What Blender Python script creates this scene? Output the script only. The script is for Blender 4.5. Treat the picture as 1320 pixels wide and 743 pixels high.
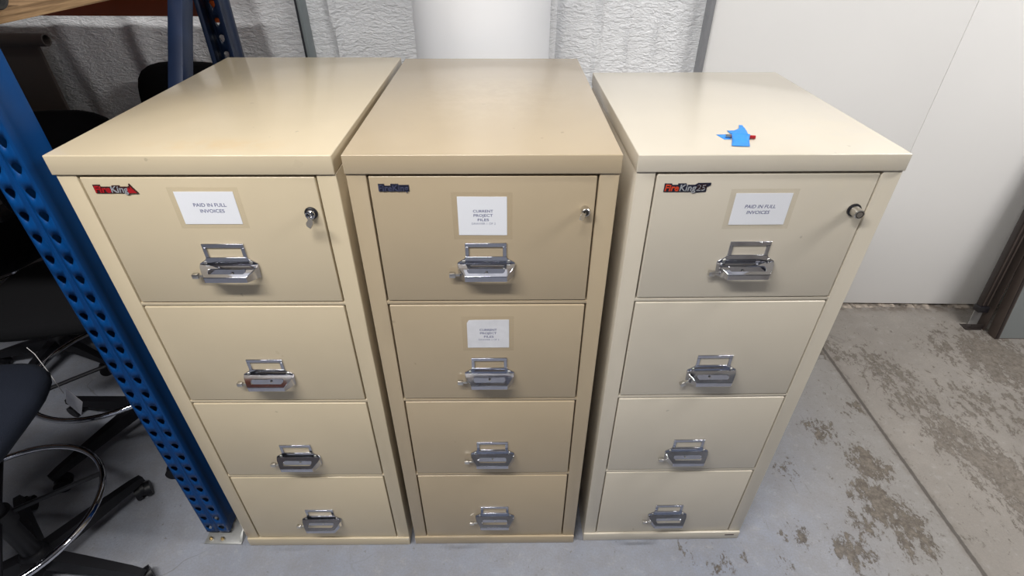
import bpy, bmesh, math, random
from mathutils import Vector, Matrix
from mathutils import noise as mnoise

for o in list(bpy.data.objects):
    bpy.data.objects.remove(o, do_unlink=True)
S = bpy.context.scene
COL = S.collection
PI = math.pi
R = math.radians

# ------------------------------------------------------------------ camera
F_PX, CAM_Z, PITCH, ROLL, YAW = 685.7855, 1.7106, 0.6188, 0.0024, -0.0139
fw = Vector((math.sin(YAW) * math.cos(PITCH), math.cos(YAW) * math.cos(PITCH), -math.sin(PITCH)))
rt = Vector((math.cos(YAW), -math.sin(YAW), 0))
up = rt.cross(fw)
r2 = math.cos(ROLL) * rt + math.sin(ROLL) * up
u2 = -math.sin(ROLL) * rt + math.cos(ROLL) * up
cd = bpy.data.cameras.new('camera')
cam = bpy.data.objects.new('camera', cd)
COL.objects.link(cam)
cd.sensor_fit = 'HORIZONTAL'
cd.sensor_width = 36.0
cd.lens = F_PX / 1320 * 36.0
cd.clip_start = 0.02
m = Matrix((r2, u2, -fw)).transposed().to_4x4()
m.translation = Vector((0, 0, CAM_Z))
cam.matrix_world = m
S.camera = cam

# ------------------------------------------------------------------ world, exposure, lights
S.view_settings.view_transform = 'Standard'
S.view_settings.look = 'None'
S.view_settings.gamma = 1.0
S.view_settings.use_curve_mapping = False
S.view_settings.exposure = 0.0
w = bpy.data.worlds.new('world')
S.world = w
w.use_nodes = True
w.node_tree.nodes['Background'].inputs[0].default_value = (0.72, 0.80, 1.0, 1)
w.node_tree.nodes['Background'].inputs[1].default_value = 0.3


def area(name, loc, rot, sx, sy, power, color):
    d = bpy.data.lights.new(name, 'AREA')
    d.shape = 'RECTANGLE'
    d.size, d.size_y, d.energy, d.color = sx, sy, power, color
    o = bpy.data.objects.new(name, d)
    o.location, o.rotation_euler = loc, rot
    COL.objects.link(o)
    return o


CEIL = 3.12
LAMPS = [(-0.86, -0.24, 1.8, 84, (1.0, 0.982, 0.955)),
         (2.5, 0.72, 1.4, 72, (1.0, 0.975, 0.945)),
         (-0.6, -3.6, 2.4, 3, (1.0, 0.96, 0.92)),
         (0.05, 1.50, 1.2, 8, (1.0, 0.985, 0.965))]  # last entry is an added, unseen lamp brightening back wall and cabinet tops
for i, (lx, ly, ln, pw, lc) in enumerate(LAMPS):
    area('tube_light', (lx, ly, CEIL - 0.14), (0, 0, 0), ln, 0.16, pw, lc)
# daylight coming in through the open loading doorway behind the camera
area('doorway_daylight', (1.2, -4.85, 1.6), (R(90), 0, 0), 3.6, 2.4, 3, (0.80, 0.88, 1.0))


# ------------------------------------------------------------------ materials
def new_mat(name):
    mt = bpy.data.materials.new(name)
    mt.use_nodes = True
    nt = mt.node_tree
    return mt, nt, nt.nodes['Principled BSDF']


def simple(name, col, rough=0.5, metal=0.0, bump=0.0, bscale=200.0, spec=0.5, var=0.0, vscale=20.0):
    mt, nt, b = new_mat(name)
    b.inputs['Base Color'].default_value = (*col, 1)
    b.inputs['Roughness'].default_value = rough
    b.inputs['Metallic'].default_value = metal
    b.inputs['Specular IOR Level'].default_value = spec
    tc = nt.nodes.new('ShaderNodeTexCoord')
    if bump:
        n = nt.nodes.new('ShaderNodeTexNoise')
        n.inputs['Scale'].default_value = bscale
        n.inputs['Detail'].default_value = 4
        nt.links.new(tc.outputs['Object'], n.inputs['Vector'])
        bp = nt.nodes.new('ShaderNodeBump')
        bp.inputs['Strength'].default_value = bump
        bp.inputs['Distance'].default_value = 0.002
        nt.links.new(n.outputs['Fac'], bp.inputs['Height'])
        nt.links.new(bp.outputs['Normal'], b.inputs['Normal'])
    if var:
        n = nt.nodes.new('ShaderNodeTexNoise')
        n.inputs['Scale'].default_value = vscale
        n.inputs['Detail'].default_value = 5
        nt.links.new(tc.outputs['Object'], n.inputs['Vector'])
        cr = nt.nodes.new('ShaderNodeValToRGB')
        cr.color_ramp.elements[0].position = 0.3
        cr.color_ramp.elements[1].position = 0.7
        cr.color_ramp.elements[0].color = (*[c * (1 - var) for c in col], 1)
        cr.color_ramp.elements[1].color = (*[min(1, c * (1 + var)) for c in col], 1)
        nt.links.new(n.outputs['Fac'], cr.inputs['Fac'])
        nt.links.new(cr.outputs['Color'], b.inputs['Base Color'])
    return mt


class NG:
    """tiny node helper"""
    def __init__(s, nt):
        s.nt = nt

    def n(s, t, **kw):
        nd = s.nt.nodes.new(t)
        for k, v in kw.items():
            setattr(nd, k, v)
        return nd

    def l(s, a, b):
        s.nt.links.new(a, b)

    def math(s, op, a, b=None, clamp=False):
        nd = s.nt.nodes.new('ShaderNodeMath')
        nd.operation = op
        nd.use_clamp = clamp
        for i, x in enumerate((a, b)):
            if x is None:
                continue
            if isinstance(x, (int, float)):
                nd.inputs[i].default_value = x
            else:
                s.l(x, nd.inputs[i])
        return nd.outputs[0]

    def ramp(s, fac, p0, p1):
        nd = s.nt.nodes.new('ShaderNodeMapRange')
        nd.interpolation_type = 'SMOOTHSTEP'
        nd.inputs['From Min'].default_value = p0
        nd.inputs['From Max'].default_value = p1
        s.l(fac, nd.inputs['Value'])
        return nd.outputs['Result']

    def noise(s, vec, scale, detail=4, rough=0.55, dist=0.0):
        nd = s.nt.nodes.new('ShaderNodeTexNoise')
        nd.inputs['Scale'].default_value = scale
        nd.inputs['Detail'].default_value = detail
        nd.inputs['Roughness'].default_value = rough
        nd.inputs['Distortion'].default_value = dist
        s.l(vec, nd.inputs['Vector'])
        return nd.outputs['Fac']

    def mix(s, fac, a, b):
        nd = s.nt.nodes.new('ShaderNodeMix')
        nd.data_type = 'RGBA'
        if isinstance(fac, (int, float)):
            nd.inputs[0].default_value = fac
        else:
            s.l(fac, nd.inputs[0])
        for i, x in ((6, a), (7, b)):
            if isinstance(x, tuple):
                nd.inputs[i].default_value = (*x, 1)
            else:
                s.l(x, nd.inputs[i])
        return nd.outputs[2]

    def blob(s, vec, c, rad, scale=(1, 1, 1)):
        mp = s.nt.nodes.new('ShaderNodeMapping')
        mp.inputs['Scale'].default_value = scale
        mp.inputs['Location'].default_value = tuple(-c[i] * scale[i] for i in range(3))
        s.l(vec, mp.inputs['Vector'])
        ln = s.nt.nodes.new('ShaderNodeVectorMath')
        ln.operation = 'LENGTH'
        s.l(mp.outputs[0], ln.inputs[0])
        return s.math('SUBTRACT', 1.0, s.ramp(ln.outputs['Value'], 0.0, rad))


def paint(name, col, stains=(), rough=0.30, speck=0.35, coat=0.3, coat_rough=0.2):
    """enamelled steel with faint mottling, fine specks and a few named stains (centre, radius, scale, colour, strength)"""
    mt, nt, b = new_mat(name)
    g = NG(nt)
    tc = g.n('ShaderNodeTexCoord')
    v = tc.outputs['Object']
    big = g.ramp(g.noise(v, 3.0, 3), 0.3, 0.7)
    c = g.mix(big, tuple(x * 0.965 for x in col), tuple(min(1, x * 1.03) for x in col))
    sp = g.ramp(g.noise(v, 34.0, 2, 0.5), 0.775, 0.80)
    c = g.mix(g.math('MULTIPLY', sp, speck), c, tuple(x * 0.35 for x in col))
    for (ce, rad, sc, scol, st) in stains:
        bl = g.blob(v, ce, rad, sc)
        nz = g.ramp(g.noise(v, 28.0, 5, 0.65), 0.35, 0.65)
        c = g.mix(g.math('MULTIPLY', g.math('MULTIPLY', bl, nz), st), c, scol)
    g.l(c, b.inputs['Base Color'])
    b.inputs['IOR'].default_value = 1.40
    b.inputs['Coat Weight'].default_value = coat
    b.inputs['Coat Roughness'].default_value = coat_rough
    rn = g.noise(v, 6.0, 4)
    g.l(g.math('ADD', g.math('MULTIPLY', rn, 0.12), rough - 0.06), b.inputs['Roughness'])
    bp = g.n('ShaderNodeBump')
    bp.inputs['Strength'].default_value = 0.06
    bp.inputs['Distance'].default_value = 0.0006
    g.l(g.noise(v, 420.0, 2), bp.inputs['Height'])
    g.l(bp.outputs['Normal'], b.inputs['Normal'])
    return mt


RUST = (0.42, 0.20, 0.07)
M = {}
SA = ((0.575, 0.485, 0.340),
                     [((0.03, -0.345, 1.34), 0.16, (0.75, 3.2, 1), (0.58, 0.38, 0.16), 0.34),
                      ((-0.258, -0.40, 0.075), 0.035, (1.6, 1, 0.9), RUST, 0.8),
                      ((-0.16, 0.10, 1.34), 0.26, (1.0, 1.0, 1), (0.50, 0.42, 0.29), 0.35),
                      ((0.245, -0.40, 0.033), 0.05, (0.7, 1, 8), (0.62, 0.62, 0.60), 0.9)])
SB = ((0.445, 0.357, 0.240),
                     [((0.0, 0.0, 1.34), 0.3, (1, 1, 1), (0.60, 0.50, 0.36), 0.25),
                      ((-0.215, -0.39, 0.94), 0.006, (1, 1, 1), (0.12, 0.09, 0.06), 1.0)])
SC = ((0.610, 0.553, 0.455),
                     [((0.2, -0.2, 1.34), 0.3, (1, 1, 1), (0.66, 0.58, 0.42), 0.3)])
for k_, nm_, sp_ in (('a', 'cream enamel', SA), ('b', 'tan enamel', SB), ('c', 'putty enamel', SC)):
    M['paint_' + k_] = paint(nm_, *sp_)
    # the flat tops keep a glossier, less handled finish
    M['top_' + k_] = paint(nm_ + ' glossy top', *sp_, coat=0.8, coat_rough=0.16)
M['chrome'] = simple('chrome', (0.52, 0.53, 0.58), 0.08, 1.0, var=0.05, vscale=60)
M['dull_chrome'] = simple('brushed nickel', (0.62, 0.60, 0.57), 0.28, 1.0)
M['dark_metal'] = simple('dark lock face', (0.05, 0.045, 0.04), 0.35, 0.6)
M['black_plastic'] = simple('black plastic', (0.012, 0.011, 0.014), 0.35)
M['paper'] = simple('white paper', (0.80, 0.81, 0.85), 0.6, bump=0.15, bscale=60)
M['paper_worn'] = simple('worn white paper', (0.70, 0.70, 0.73), 0.5, bump=0.5, bscale=45, var=0.06, vscale=30)
M['ink'] = simple('blue black ink', (0.055, 0.065, 0.20), 0.6)
M['ink_light'] = simple('pale ink', (0.20, 0.21, 0.33), 0.6)
M['badge_red'] = simple('badge red', (0.36, 0.010, 0.015), 0.3)
M['badge_orange'] = simple('badge orange red', (0.60, 0.06, 0.02), 0.3)
M['badge_silver'] = simple('badge silver', (0.62, 0.64, 0.68), 0.25, 0.6)
M['badge_dark'] = simple('badge dark base', (0.035, 0.012, 0.012), 0.4)
M['badge_navy'] = simple('badge navy', (0.012, 0.013, 0.030), 0.3)
M['badge_navy_face'] = simple('badge navy letter face', (0.05, 0.055, 0.10), 0.2)
M['blue_tape'] = simple('blue crepe tape', (0.035, 0.27, 0.80), 0.55, bump=0.35, bscale=300, var=0.08, vscale=60)
M['rack_blue'] = simple('blue powder coat', (0.001, 0.045, 0.175), 0.42, spec=0.2, bump=0.05, bscale=120, var=0.10, vscale=9)
M['rack_blue_shaded'] = simple('shaded blue powder coat', (0.008, 0.018, 0.050), 0.4, bump=0.05, bscale=120, var=0.2, vscale=12)  # rack blue darkened: shade on rear post and braces put into the colour
M['rack_orange'] = simple('orange powder coat', (0.42, 0.075, 0.015), 0.42)
M['galv'] = simple('galvanised steel', (0.50, 0.50, 0.48), 0.42, 0.7, var=0.12, vscale=30)
M['brass'] = simple('zinc yellow bolts', (0.55, 0.42, 0.22), 0.35, 0.9)
M['black_fabric'] = simple('black fabric', (0.004, 0.004, 0.005), 0.95, spec=0.2, bump=0.5, bscale=500)
M['navy_fabric'] = simple('dark navy fabric', (0.008, 0.011, 0.020), 0.9, spec=0.25, bump=0.5, bscale=500)
M['black_nylon'] = simple('black nylon', (0.006, 0.006, 0.008), 0.45, spec=0.35)
M['rubber'] = simple('grey black rubber', (0.025, 0.025, 0.025), 0.6)
M['brown_board'] = simple('dull brown board', (0.12, 0.10, 0.09), 0.7)
M['bronze'] = simple('bronze anodised aluminium', (0.105, 0.082, 0.072), 0.42, 0.35)
M['bronze_dark'] = simple('dark bronze aluminium', (0.045, 0.036, 0.034), 0.42, 0.3)
M['mill'] = simple('pale grey aluminium', (0.48, 0.47, 0.46), 0.45, 0.35)
M['grey_panel'] = simple('grey panel infill', (0.20, 0.215, 0.215), 0.4)
M['white_paint'] = simple('white painted column', (0.88, 0.895, 0.93), 0.38, bump=0.06, bscale=15)
M['wall_paint'] = simple('white laminated wall panel', (0.89, 0.88, 0.865), 0.42, bump=0.03, bscale=20, var=0.015, vscale=1.5)
M['ceiling_paint'] = simple('ceiling paint', (0.36, 0.375, 0.40), 0.9)
M['far_wall'] = simple('far wall paint', (0.12, 0.12, 0.125), 0.9)
M['trim_grey'] = simple('grey edge trim', (0.28, 0.285, 0.30), 0.45, 0.2)
M['trim_teal'] = simple('grey green batten', (0.30, 0.34, 0.35), 0.4, 0.3)
M['seal'] = simple('dark rubber seal', (0.03, 0.032, 0.04), 0.6)
M['debris'] = simple('crumbled mortar', (0.30, 0.26, 0.22), 0.95, bump=0.8, bscale=60, var=0.85, vscale=26)


def mat_emit(name, col, st):
    mt, nt, b = new_mat(name)
    b.inputs['Emission Color'].default_value = (*col, 1)
    b.inputs['Emission Strength'].default_value = st
    b.inputs['Base Color'].default_value = (0.8, 0.8, 0.8, 1)
    return mt


M['tube'] = mat_emit('lit diffuser', (1, 0.97, 0.92), 4.0)


def mat_tape_clear():
    mt, nt, b = new_mat('yellowed clear tape')
    g = NG(nt)
    b.inputs['Base Color'].default_value = (0.52, 0.42, 0.25, 1)
    b.inputs['Roughness'].default_value = 0.3
    b.inputs['Alpha'].default_value = 0.055
    return mt


M['clear_tape'] = mat_tape_clear()


def mat_wood():
    mt, nt, b = new_mat('plywood')
    g = NG(nt)
    tc = g.n('ShaderNodeTexCoord')
    mp = g.n('ShaderNodeMapping')
    mp.inputs['Scale'].default_value = (1, 2.0, 90)
    g.l(tc.outputs['Object'], mp.inputs[0])
    f = g.ramp(g.noise(mp.outputs[0], 2.2, 5, 0.6), 0.3, 0.7)
    c = g.mix(f, (0.15, 0.085, 0.04), (0.46, 0.30, 0.16))
    g.l(c, b.inputs['Base Color'])
    b.inputs['Roughness'].default_value = 0.75
    return mt


M['wood'] = mat_wood()


def mat_insulation():
    """white embossed insulation facing, fine sideways crinkles"""
    mt, nt, b = new_mat('white crinkled insulation facing')
    g = NG(nt)
    tc = g.n('ShaderNodeTexCoord')
    v = tc.outputs['Object']
    mp = g.n('ShaderNodeMapping')
    mp.inputs['Scale'].default_value = (1.0, 1.0, 2.3)
    mp.inputs['Rotation'].default_value = (0, R(12), 0)
    g.l(v, mp.inputs[0])
    n1 = g.noise(mp.outputs[0], 34.0, 3, 0.55, 0.9)
    n2 = g.noise(mp.outputs[0], 90.0, 2, 0.5, 0.4)
    h = g.math('ADD', n1, g.math('MULTIPLY', n2, 0.35))
    bp = g.n('ShaderNodeBump')
    bp.inputs['Strength'].default_value = 0.85
    bp.inputs['Distance'].default_value = 0.010
    g.l(h, bp.inputs['Height'])
    g.l(bp.outputs['Normal'], b.inputs['Normal'])
    f = g.ramp(g.noise(v, 2.5, 4), 0.3, 0.7)
    c = g.mix(f, (0.80, 0.81, 0.83), (0.88, 0.89, 0.91))
    g.l(c, b.inputs['Base Color'])
    b.inputs['Roughness'].default_value = 0.42
    return mt


M['insulation'] = mat_insulation()


def mat_floor():
    mt, nt, b = new_mat('worn concrete')
    g = NG(nt)
    tc = g.n('ShaderNodeTexCoord')
    v = tc.outputs['Object']
    sep = g.n('ShaderNodeSeparateXYZ')
    g.l(v, sep.inputs[0])
    X, Y = sep.outputs[0], sep.outputs[1]
    # joint line, a little wavy
    jn = g.math('MULTIPLY', g.math('SUBTRACT', g.noise(v, 45.0, 4, 0.7), 0.5), 0.009)
    dx = g.math('ADD', g.math('SUBTRACT', X, g.math('SUBTRACT', 1.502, g.math('MULTIPLY', Y, 0.0205))), jn)
    adx = g.math('ABSOLUTE', dx)
    right = g.ramp(dx, -0.02, 0.02)
    big = g.ramp(g.noise(v, 1.8, 4), 0.32, 0.68)
    mid = g.ramp(g.noise(v, 11.0, 6, 0.7), 0.28, 0.72)
    fine = g.ramp(g.noise(v, 160.0, 3, 0.7), 0.30, 0.70)
    left_c = g.mix(big, (0.240, 0.264, 0.328), (0.300, 0.322, 0.382))
    warm = g.ramp(X, 0.75, 1.45)
    left_c = g.mix(warm, left_c, (0.262, 0.250, 0.238))
    right_c = g.mix(big, (0.245, 0.222, 0.198), (0.315, 0.288, 0.260))
    c = g.mix(right, left_c, right_c)
    c = g.mix(g.math('MULTIPLY', g.math('SUBTRACT', 1.0, mid), 0.42), c, (0.20, 0.185, 0.17))
    hi = g.ramp(g.noise(v, 24.0, 7, 0.75), 0.52, 0.70)
    c = g.mix(g.math('MULTIPLY', hi, 0.22), c, (0.50, 0.49, 0.48))
    c = g.mix(g.math('MULTIPLY', g.math('SUBTRACT', 1.0, fine), 0.30), c, (0.17, 0.16, 0.15))
    # peeled patches where the coating has come off
    blobs = [(2.255, 1.86, .24, .55), (2.45, 1.78, .22, .5), (1.66, 1.82, .14, .35), (1.70, 1.60, .15, .35), (1.75, 1.42, .15, .45),
             (1.80, 1.28, .16, .5), (1.86, 1.15, .2, .5), (1.96, 1.02, .2, .5), (1.33, 1.27, .10, .5), (1.285, 1.12, .11, .55), (1.33, 1.02, .11, .5),
             (1.72, 1.73, .12, .3), (.555, .935, .07, .5), (.66, .885, .08, .5), (.75, .91, .05, .45), (1.22, 1.44, .09, .4), (1.18, 1.03, .08, .4),
             (1.10, .93, .09, .5), (.064, .86, .06, .35), (1.5, 1.9, .1, .3), (2.05, 1.95, .14, .3), (1.95, 1.6, .16, .3), (2.2, 1.45, .3, .3),
             (.96, .98, .06, .45), (1.02, 1.25, .07, .35), (.86, .90, .05, .4), (.345, .93, .035, .4), (1.42, 1.55, .06, .35), (.9, .99, .05, .4)]
    acc = None
    for (bx, by, br, bs) in blobs:
        o = g.math('MULTIPLY', g.blob(v, (bx, by, 0), br * 1.35, (1, 0.85, 1)), bs * 0.385)
        acc = o if acc is None else g.math('MAXIMUM', acc, o)
    mp = g.n('ShaderNodeMapping')
    mp.inputs['Rotation'].default_value = (0, 0, R(-28))
    mp.inputs['Scale'].default_value = (1.75, 1.0, 1)
    g.l(v, mp.inputs[0])
    pn = g.noise(mp.outputs[0], 15.0, 10, 0.80, 0.15)
    base = g.math('MULTIPLY', g.ramp(X, 0.45, 1.5), 0.110)
    pm = g.ramp(g.math('ADD', g.math('ADD', pn, acc), base), 0.700, 0.735)
    pc = g.mix(g.ramp(g.noise(v, 40.0, 5, 0.7), 0.3, 0.7), (0.065, 0.050, 0.036), (0.19, 0.16, 0.128))
    c = g.mix(g.math('MULTIPLY', pm, g.math('SUBTRACT', 0.85, g.math('MULTIPLY', right, 0.27))), c, pc)
    pe = g.math('MULTIPLY', pm, g.math('SUBTRACT', 1.0, g.ramp(g.math('ADD', g.math('ADD', pn, acc), base), 0.73, 0.80)))
    c = g.mix(g.math('MULTIPLY', pe, 0.45), c, (0.055, 0.044, 0.034))
    fl = g.math('ADD', g.noise(v, 38.0, 6, 0.75, 0.3), g.math('MULTIPLY', g.math('ADD', acc, base), 0.42))
    fm = g.ramp(fl, 0.655, 0.70)
    c = g.mix(g.math('MULTIPLY', fm, 0.6), c, (0.10, 0.082, 0.064))
    # small pits and chips
    pits = g.ramp(g.noise(v, 58.0, 4, 0.65), 0.655, 0.70)
    c = g.mix(g.math('MULTIPLY', pits, 0.55), c, (0.12, 0.105, 0.09))
    # hairline cracks
    vor = g.n('ShaderNodeTexVoronoi', feature='DISTANCE_TO_EDGE')
    vor.inputs['Scale'].default_value = 1.7
    wv = g.n('ShaderNodeVectorMath', operation='ADD')
    nv = g.n('ShaderNodeTexNoise')
    nv.inputs['Scale'].default_value = 5.0
    g.l(v, nv.inputs['Vector'])
    sc = g.n('ShaderNodeVectorMath', operation='SCALE')
    sc.inputs['Scale'].default_value = 0.22
    g.l(nv.outputs['Color'], sc.inputs[0])
    g.l(v, wv.inputs[0])
    g.l(sc.outputs[0], wv.inputs[1])
    g.l(wv.outputs[0], vor.inputs['Vector'])
    cr = g.math('SUBTRACT', 1.0, g.ramp(vor.outputs['Distance'], 0.0, 0.0045))
    cr = g.math('MULTIPLY', cr, g.ramp(g.noise(v, 2.3, 2), 0.50, 0.62))
    c = g.mix(g.math('MULTIPLY', cr, 0.5), c, (0.11, 0.10, 0.09))
    ms = g.n('ShaderNodeMapping')
    ms.inputs['Rotation'].default_value = (0, 0, R(-24))
    ms.inputs['Scale'].default_value = (14.0, 1.1, 1)
    g.l(v, ms.inputs[0])
    sc2 = g.math('MULTIPLY', g.ramp(g.noise(ms.outputs[0], 3.0, 5, 0.6), 0.665, 0.70), g.ramp(X, 0.4, 1.0))
    c = g.mix(g.math('MULTIPLY', sc2, 0.4), c, (0.13, 0.12, 0.11))
    # joint: dark filled slot with a paler rim
    rim = g.math('SUBTRACT', 1.0, g.ramp(adx, 0.008, 0.030))
    c = g.mix(g.math('MULTIPLY', g.math('MULTIPLY', rim, g.ramp(g.noise(v, 26.0, 4, 0.7), 0.35, 0.6)), 0.75), c, (0.18, 0.16, 0.14))
    jt = g.math('SUBTRACT', 1.0, g.ramp(adx, 0.0045, 0.0095))
    c = g.mix(g.math('MULTIPLY', jt, 0.85), c, (0.065, 0.055, 0.048))
    # grime at the wall
    gr = g.math('MULTIPLY', g.ramp(Y, 2.19, 2.27), g.ramp(g.noise(v, 22.0, 5, 0.7), 0.38, 0.6))
    c = g.mix(g.math('MULTIPLY', gr, 0.8), c, (0.10, 0.075, 0.055))
    g.l(c, b.inputs['Base Color'])
    g.l(g.math('ADD', g.math('MULTIPLY', pm, 0.15), 0.55), b.inputs['Roughness'])
    bp = g.n('ShaderNodeBump')
    bp.inputs['Strength'].default_value = 0.5
    bp.inputs['Distance'].default_value = 0.003
    hh = g.math('SUBTRACT', g.math('MULTIPLY', g.noise(v, 60.0, 6, 0.7), 0.5), g.math('MULTIPLY', pm, 0.18))
    hh = g.math('SUBTRACT', hh, g.math('MULTIPLY', jt, 1.2))
    g.l(hh, bp.inputs['Height'])
    g.l(bp.outputs['Normal'], b.inputs['Normal'])
    return mt


M['floor'] = mat_floor()


# ------------------------------------------------------------------ mesh helpers
class MB:
    def __init__(s):
        s.bm = bmesh.new()
        s.mats = []

    def mi(s, mname):
        if mname not in s.mats:
            s.mats.append(mname)
        return s.mats.index(mname)

    def _add(s, verts, faces, mname, mat=None):
        i = s.mi(mname)
        vs = [s.bm.verts.new(mat @ Vector(v) if mat else v) for v in verts]
        out = []
        for f in faces:
            try:
                fa = s.bm.faces.new([vs[k] for k in f])
                fa.material_index = i
                out.append(fa)
            except ValueError:
                pass
        return vs, out

    def box(s, x0, x1, y0, y1, z0, z1, mname, bevel=0.0, seg=2, mat=None):
        v = [(x, y, z) for z in (z0, z1) for y in (y0, y1) for x in (x0, x1)]
        f = [(0, 2, 3, 1), (4, 5, 7, 6), (0, 1, 5, 4), (2, 6, 7, 3), (0, 4, 6, 2), (1, 3, 7, 5)]
        vs, fs = s._add(v, f, mname, mat)
        if bevel:
            es = list({e for fa in fs for e in fa.edges})
            bmesh.ops.bevel(s.bm, geom=es, offset=bevel, segments=seg, profile=0.5, affect='EDGES', clamp_overlap=True, material=s.mi(mname))
        return s

    def hexa(s, v, mname, bevel=0.0, seg=2):
        """8 corners ordered like box()"""
        f = [(0, 2, 3, 1), (4, 5, 7, 6), (0, 1, 5, 4), (2, 6, 7, 3), (0, 4, 6, 2), (1, 3, 7, 5)]
        vs, fs = s._add(v, f, mname)
        if bevel:
            es = list({e for fa in fs for e in fa.edges})
            bmesh.ops.bevel(s.bm, geom=es, offset=bevel, segments=seg, profile=0.5, affect='EDGES', clamp_overlap=True, material=s.mi(mname))
        return s

    def prism(s, pts, fn, t0, t1, mname, mat=None):
        """polygon pts (a,b) swept from t0 to t1; fn(a,b,t) -> xyz"""
        n = len(pts)
        v = [fn(a, b, t0) for a, b in pts] + [fn(a, b, t1) for a, b in pts]
        f = [tuple(range(n)), tuple(range(2 * n - 1, n - 1, -1))]
        f += [(i, i + n, (i + 1) % n + n, (i + 1) % n) for i in range(n)]
        s._add(v, f, mname, mat)
        return s

    def cyl(s, p0, p1, r0, mname, r1=None, n=24, caps=True):
        p0, p1 = Vector(p0), Vector(p1)
        r1 = r0 if r1 is None else r1
        d = (p1 - p0).normalized()
        a = d.orthogonal().normalized()
        b = d.cross(a)
        v = []
        for p, r in ((p0, r0), (p1, r1)):
            for i in range(n):
                t = 2 * PI * i / n
                v.append(p + (a * math.cos(t) + b * math.sin(t)) * r)
        f = [(i, (i + 1) % n, (i + 1) % n + n, i + n) for i in range(n)]
        if caps:
            f += [tuple(range(n - 1, -1, -1)), tuple(range(n, 2 * n))]
        s._add(v, f, mname)
        return s

    def lathe(s, prof, mname, c=(0, 0, 0), n=32, axis='z'):
        """prof list of (r, h)"""
        v, f = [], []
        for (r, h) in prof:
            for i in range(n):
                t = 2 * PI * i / n
                if axis == 'z':
                    v.append((c[0] + r * math.cos(t), c[1] + r * math.sin(t), c[2] + h))
                elif axis == 'y':
                    v.append((c[0] + r * math.cos(t), c[1] + h, c[2] + r * math.sin(t)))
                else:
                    v.append((c[0] + h, c[1] + r * math.cos(t), c[2] + r * math.sin(t)))
        k = len(prof)
        for j in range(k - 1):
            for i in range(n):
                f.append((j * n + i, j * n + (i + 1) % n, (j + 1) * n + (i + 1) % n, (j + 1) * n + i))
        f.append(tuple(range(n - 1, -1, -1)))
        f.append(tuple((k - 1) * n + i for i in range(n)))
        s._add(v, f, mname)
        return s

    def tube(s, pts, r, mname, n=12, closed=False):
        pts = [Vector(p) for p in pts]
        v, f = [], []
        m_ = len(pts)
        prev = None
        for i, p in enumerate(pts):
            if closed:
                d = pts[(i + 1) % m_] - pts[i - 1]
            else:
                d = pts[min(i + 1, m_ - 1)] - pts[max(i - 1, 0)]
            d.normalize()
            if prev is None:
                a = d.orthogonal().normalized()
            else:
                a = (prev - d * prev.dot(d)).normalized()
            prev = a
            b = d.cross(a)
            for k in range(n):
                t = 2 * PI * k / n
                v.append(p + (a * math.cos(t) + b * math.sin(t)) * r)
        rng = m_ if closed else m_ - 1
        for i in range(rng):
            for k in range(n):
                j = (i + 1) % m_
                f.append((i * n + k, i * n + (k + 1) % n, j * n + (k + 1) % n, j * n + k))
        if not closed:
            f.append(tuple(range(n - 1, -1, -1)))
            f.append(tuple((m_ - 1) * n + k for k in range(n)))
        s._add(v, f, mname)
        return s

    def text(s, string, height, width, cx, cz, y, ex, mname, shear=0.0, bold=0.0):
        """lettering standing in the xz plane facing -y; scaled to cap height and total width, centred at cx, cz"""
        cu = bpy.data.curves.new('lettering', 'FONT')
        cu.body = string
        cu.size = 1.0
        cu.extrude = 0.0
        cu.offset = bold
        cu.resolution_u = 3
        ob = bpy.data.objects.new('lettering', cu)
        me = bpy.data.meshes.new_from_object(ob)
        xs = [q.co.x for q in me.vertices]
        x0, x1 = min(xs), max(xs)
        ys0, ys1 = 0.0, 0.70
        sx = width / (x1 - x0)
        sz = height / (ys1 - ys0)
        i = s.mi(mname)
        tb = bmesh.new()
        tb.from_mesh(me)
        if ex:
            r = bmesh.ops.extrude_face_region(tb, geom=list(tb.faces))
            for q in r['geom']:
                if isinstance(q, bmesh.types.BMVert):
                    q.co.z += 1.0
        vm = {}
        for q in tb.verts:
            xx = (q.co.x - (x0 + x1) / 2) * sx
            zz = (q.co.y - 0.35) * sz
            vm[q] = s.bm.verts.new((cx + xx + zz * shear, y - (ex if q.co.z > 0.5 else 0.0), cz + zz))
        for fa in tb.faces:
            try:
                nf = s.bm.faces.new([vm[q] for q in fa.verts])
                nf.material_index = i
            except ValueError:
                pass
        tb.free()
        bpy.data.objects.remove(ob)
        bpy.data.curves.remove(cu)
        bpy.data.meshes.remove(me)
        return s

    def build(s, name, parent=None, smooth=True, angle=35, recalc=True, loc=None):
        if recalc:
            bmesh.ops.recalc_face_normals(s.bm, faces=list(s.bm.faces))
        me = bpy.data.meshes.new(name)
        s.bm.to_mesh(me)
        s.bm.free()
        for k in s.mats:
            me.materials.append(M[k])
        if smooth:
            for p_ in me.polygons:
                p_.use_smooth = True
            me.set_sharp_from_angle(angle=R(angle))
        ob = bpy.data.objects.new(name, me)
        COL.objects.link(ob)
        if parent:
            ob.parent = parent
        if loc:
            ob.location = loc
        return ob


def tag(o, label=None, cat=None, group=None, kind=None):
    if label:
        o['label'] = label
    if cat:
        o['category'] = cat
    if group:
        o['group'] = group
    if kind:
        o['kind'] = kind
    return o


def thing(name, label, cat, loc=(0, 0, 0), rz=0.0, group=None, rx=0.0):
    o = bpy.data.objects.new(name, None)
    o.empty_display_size = 0.1
    COL.objects.link(o)
    o.location = loc
    o.rotation_euler = (rx, 0, rz)
    return tag(o, label, cat, group)


def structure(o):
    return tag(o, kind='structure')


def XZ(a, b, t):
    return (a, t, b)


def XY(a, b, t):
    return (a, b, t)


def YZ(a, b, t):
    return (t, a, b)


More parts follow.
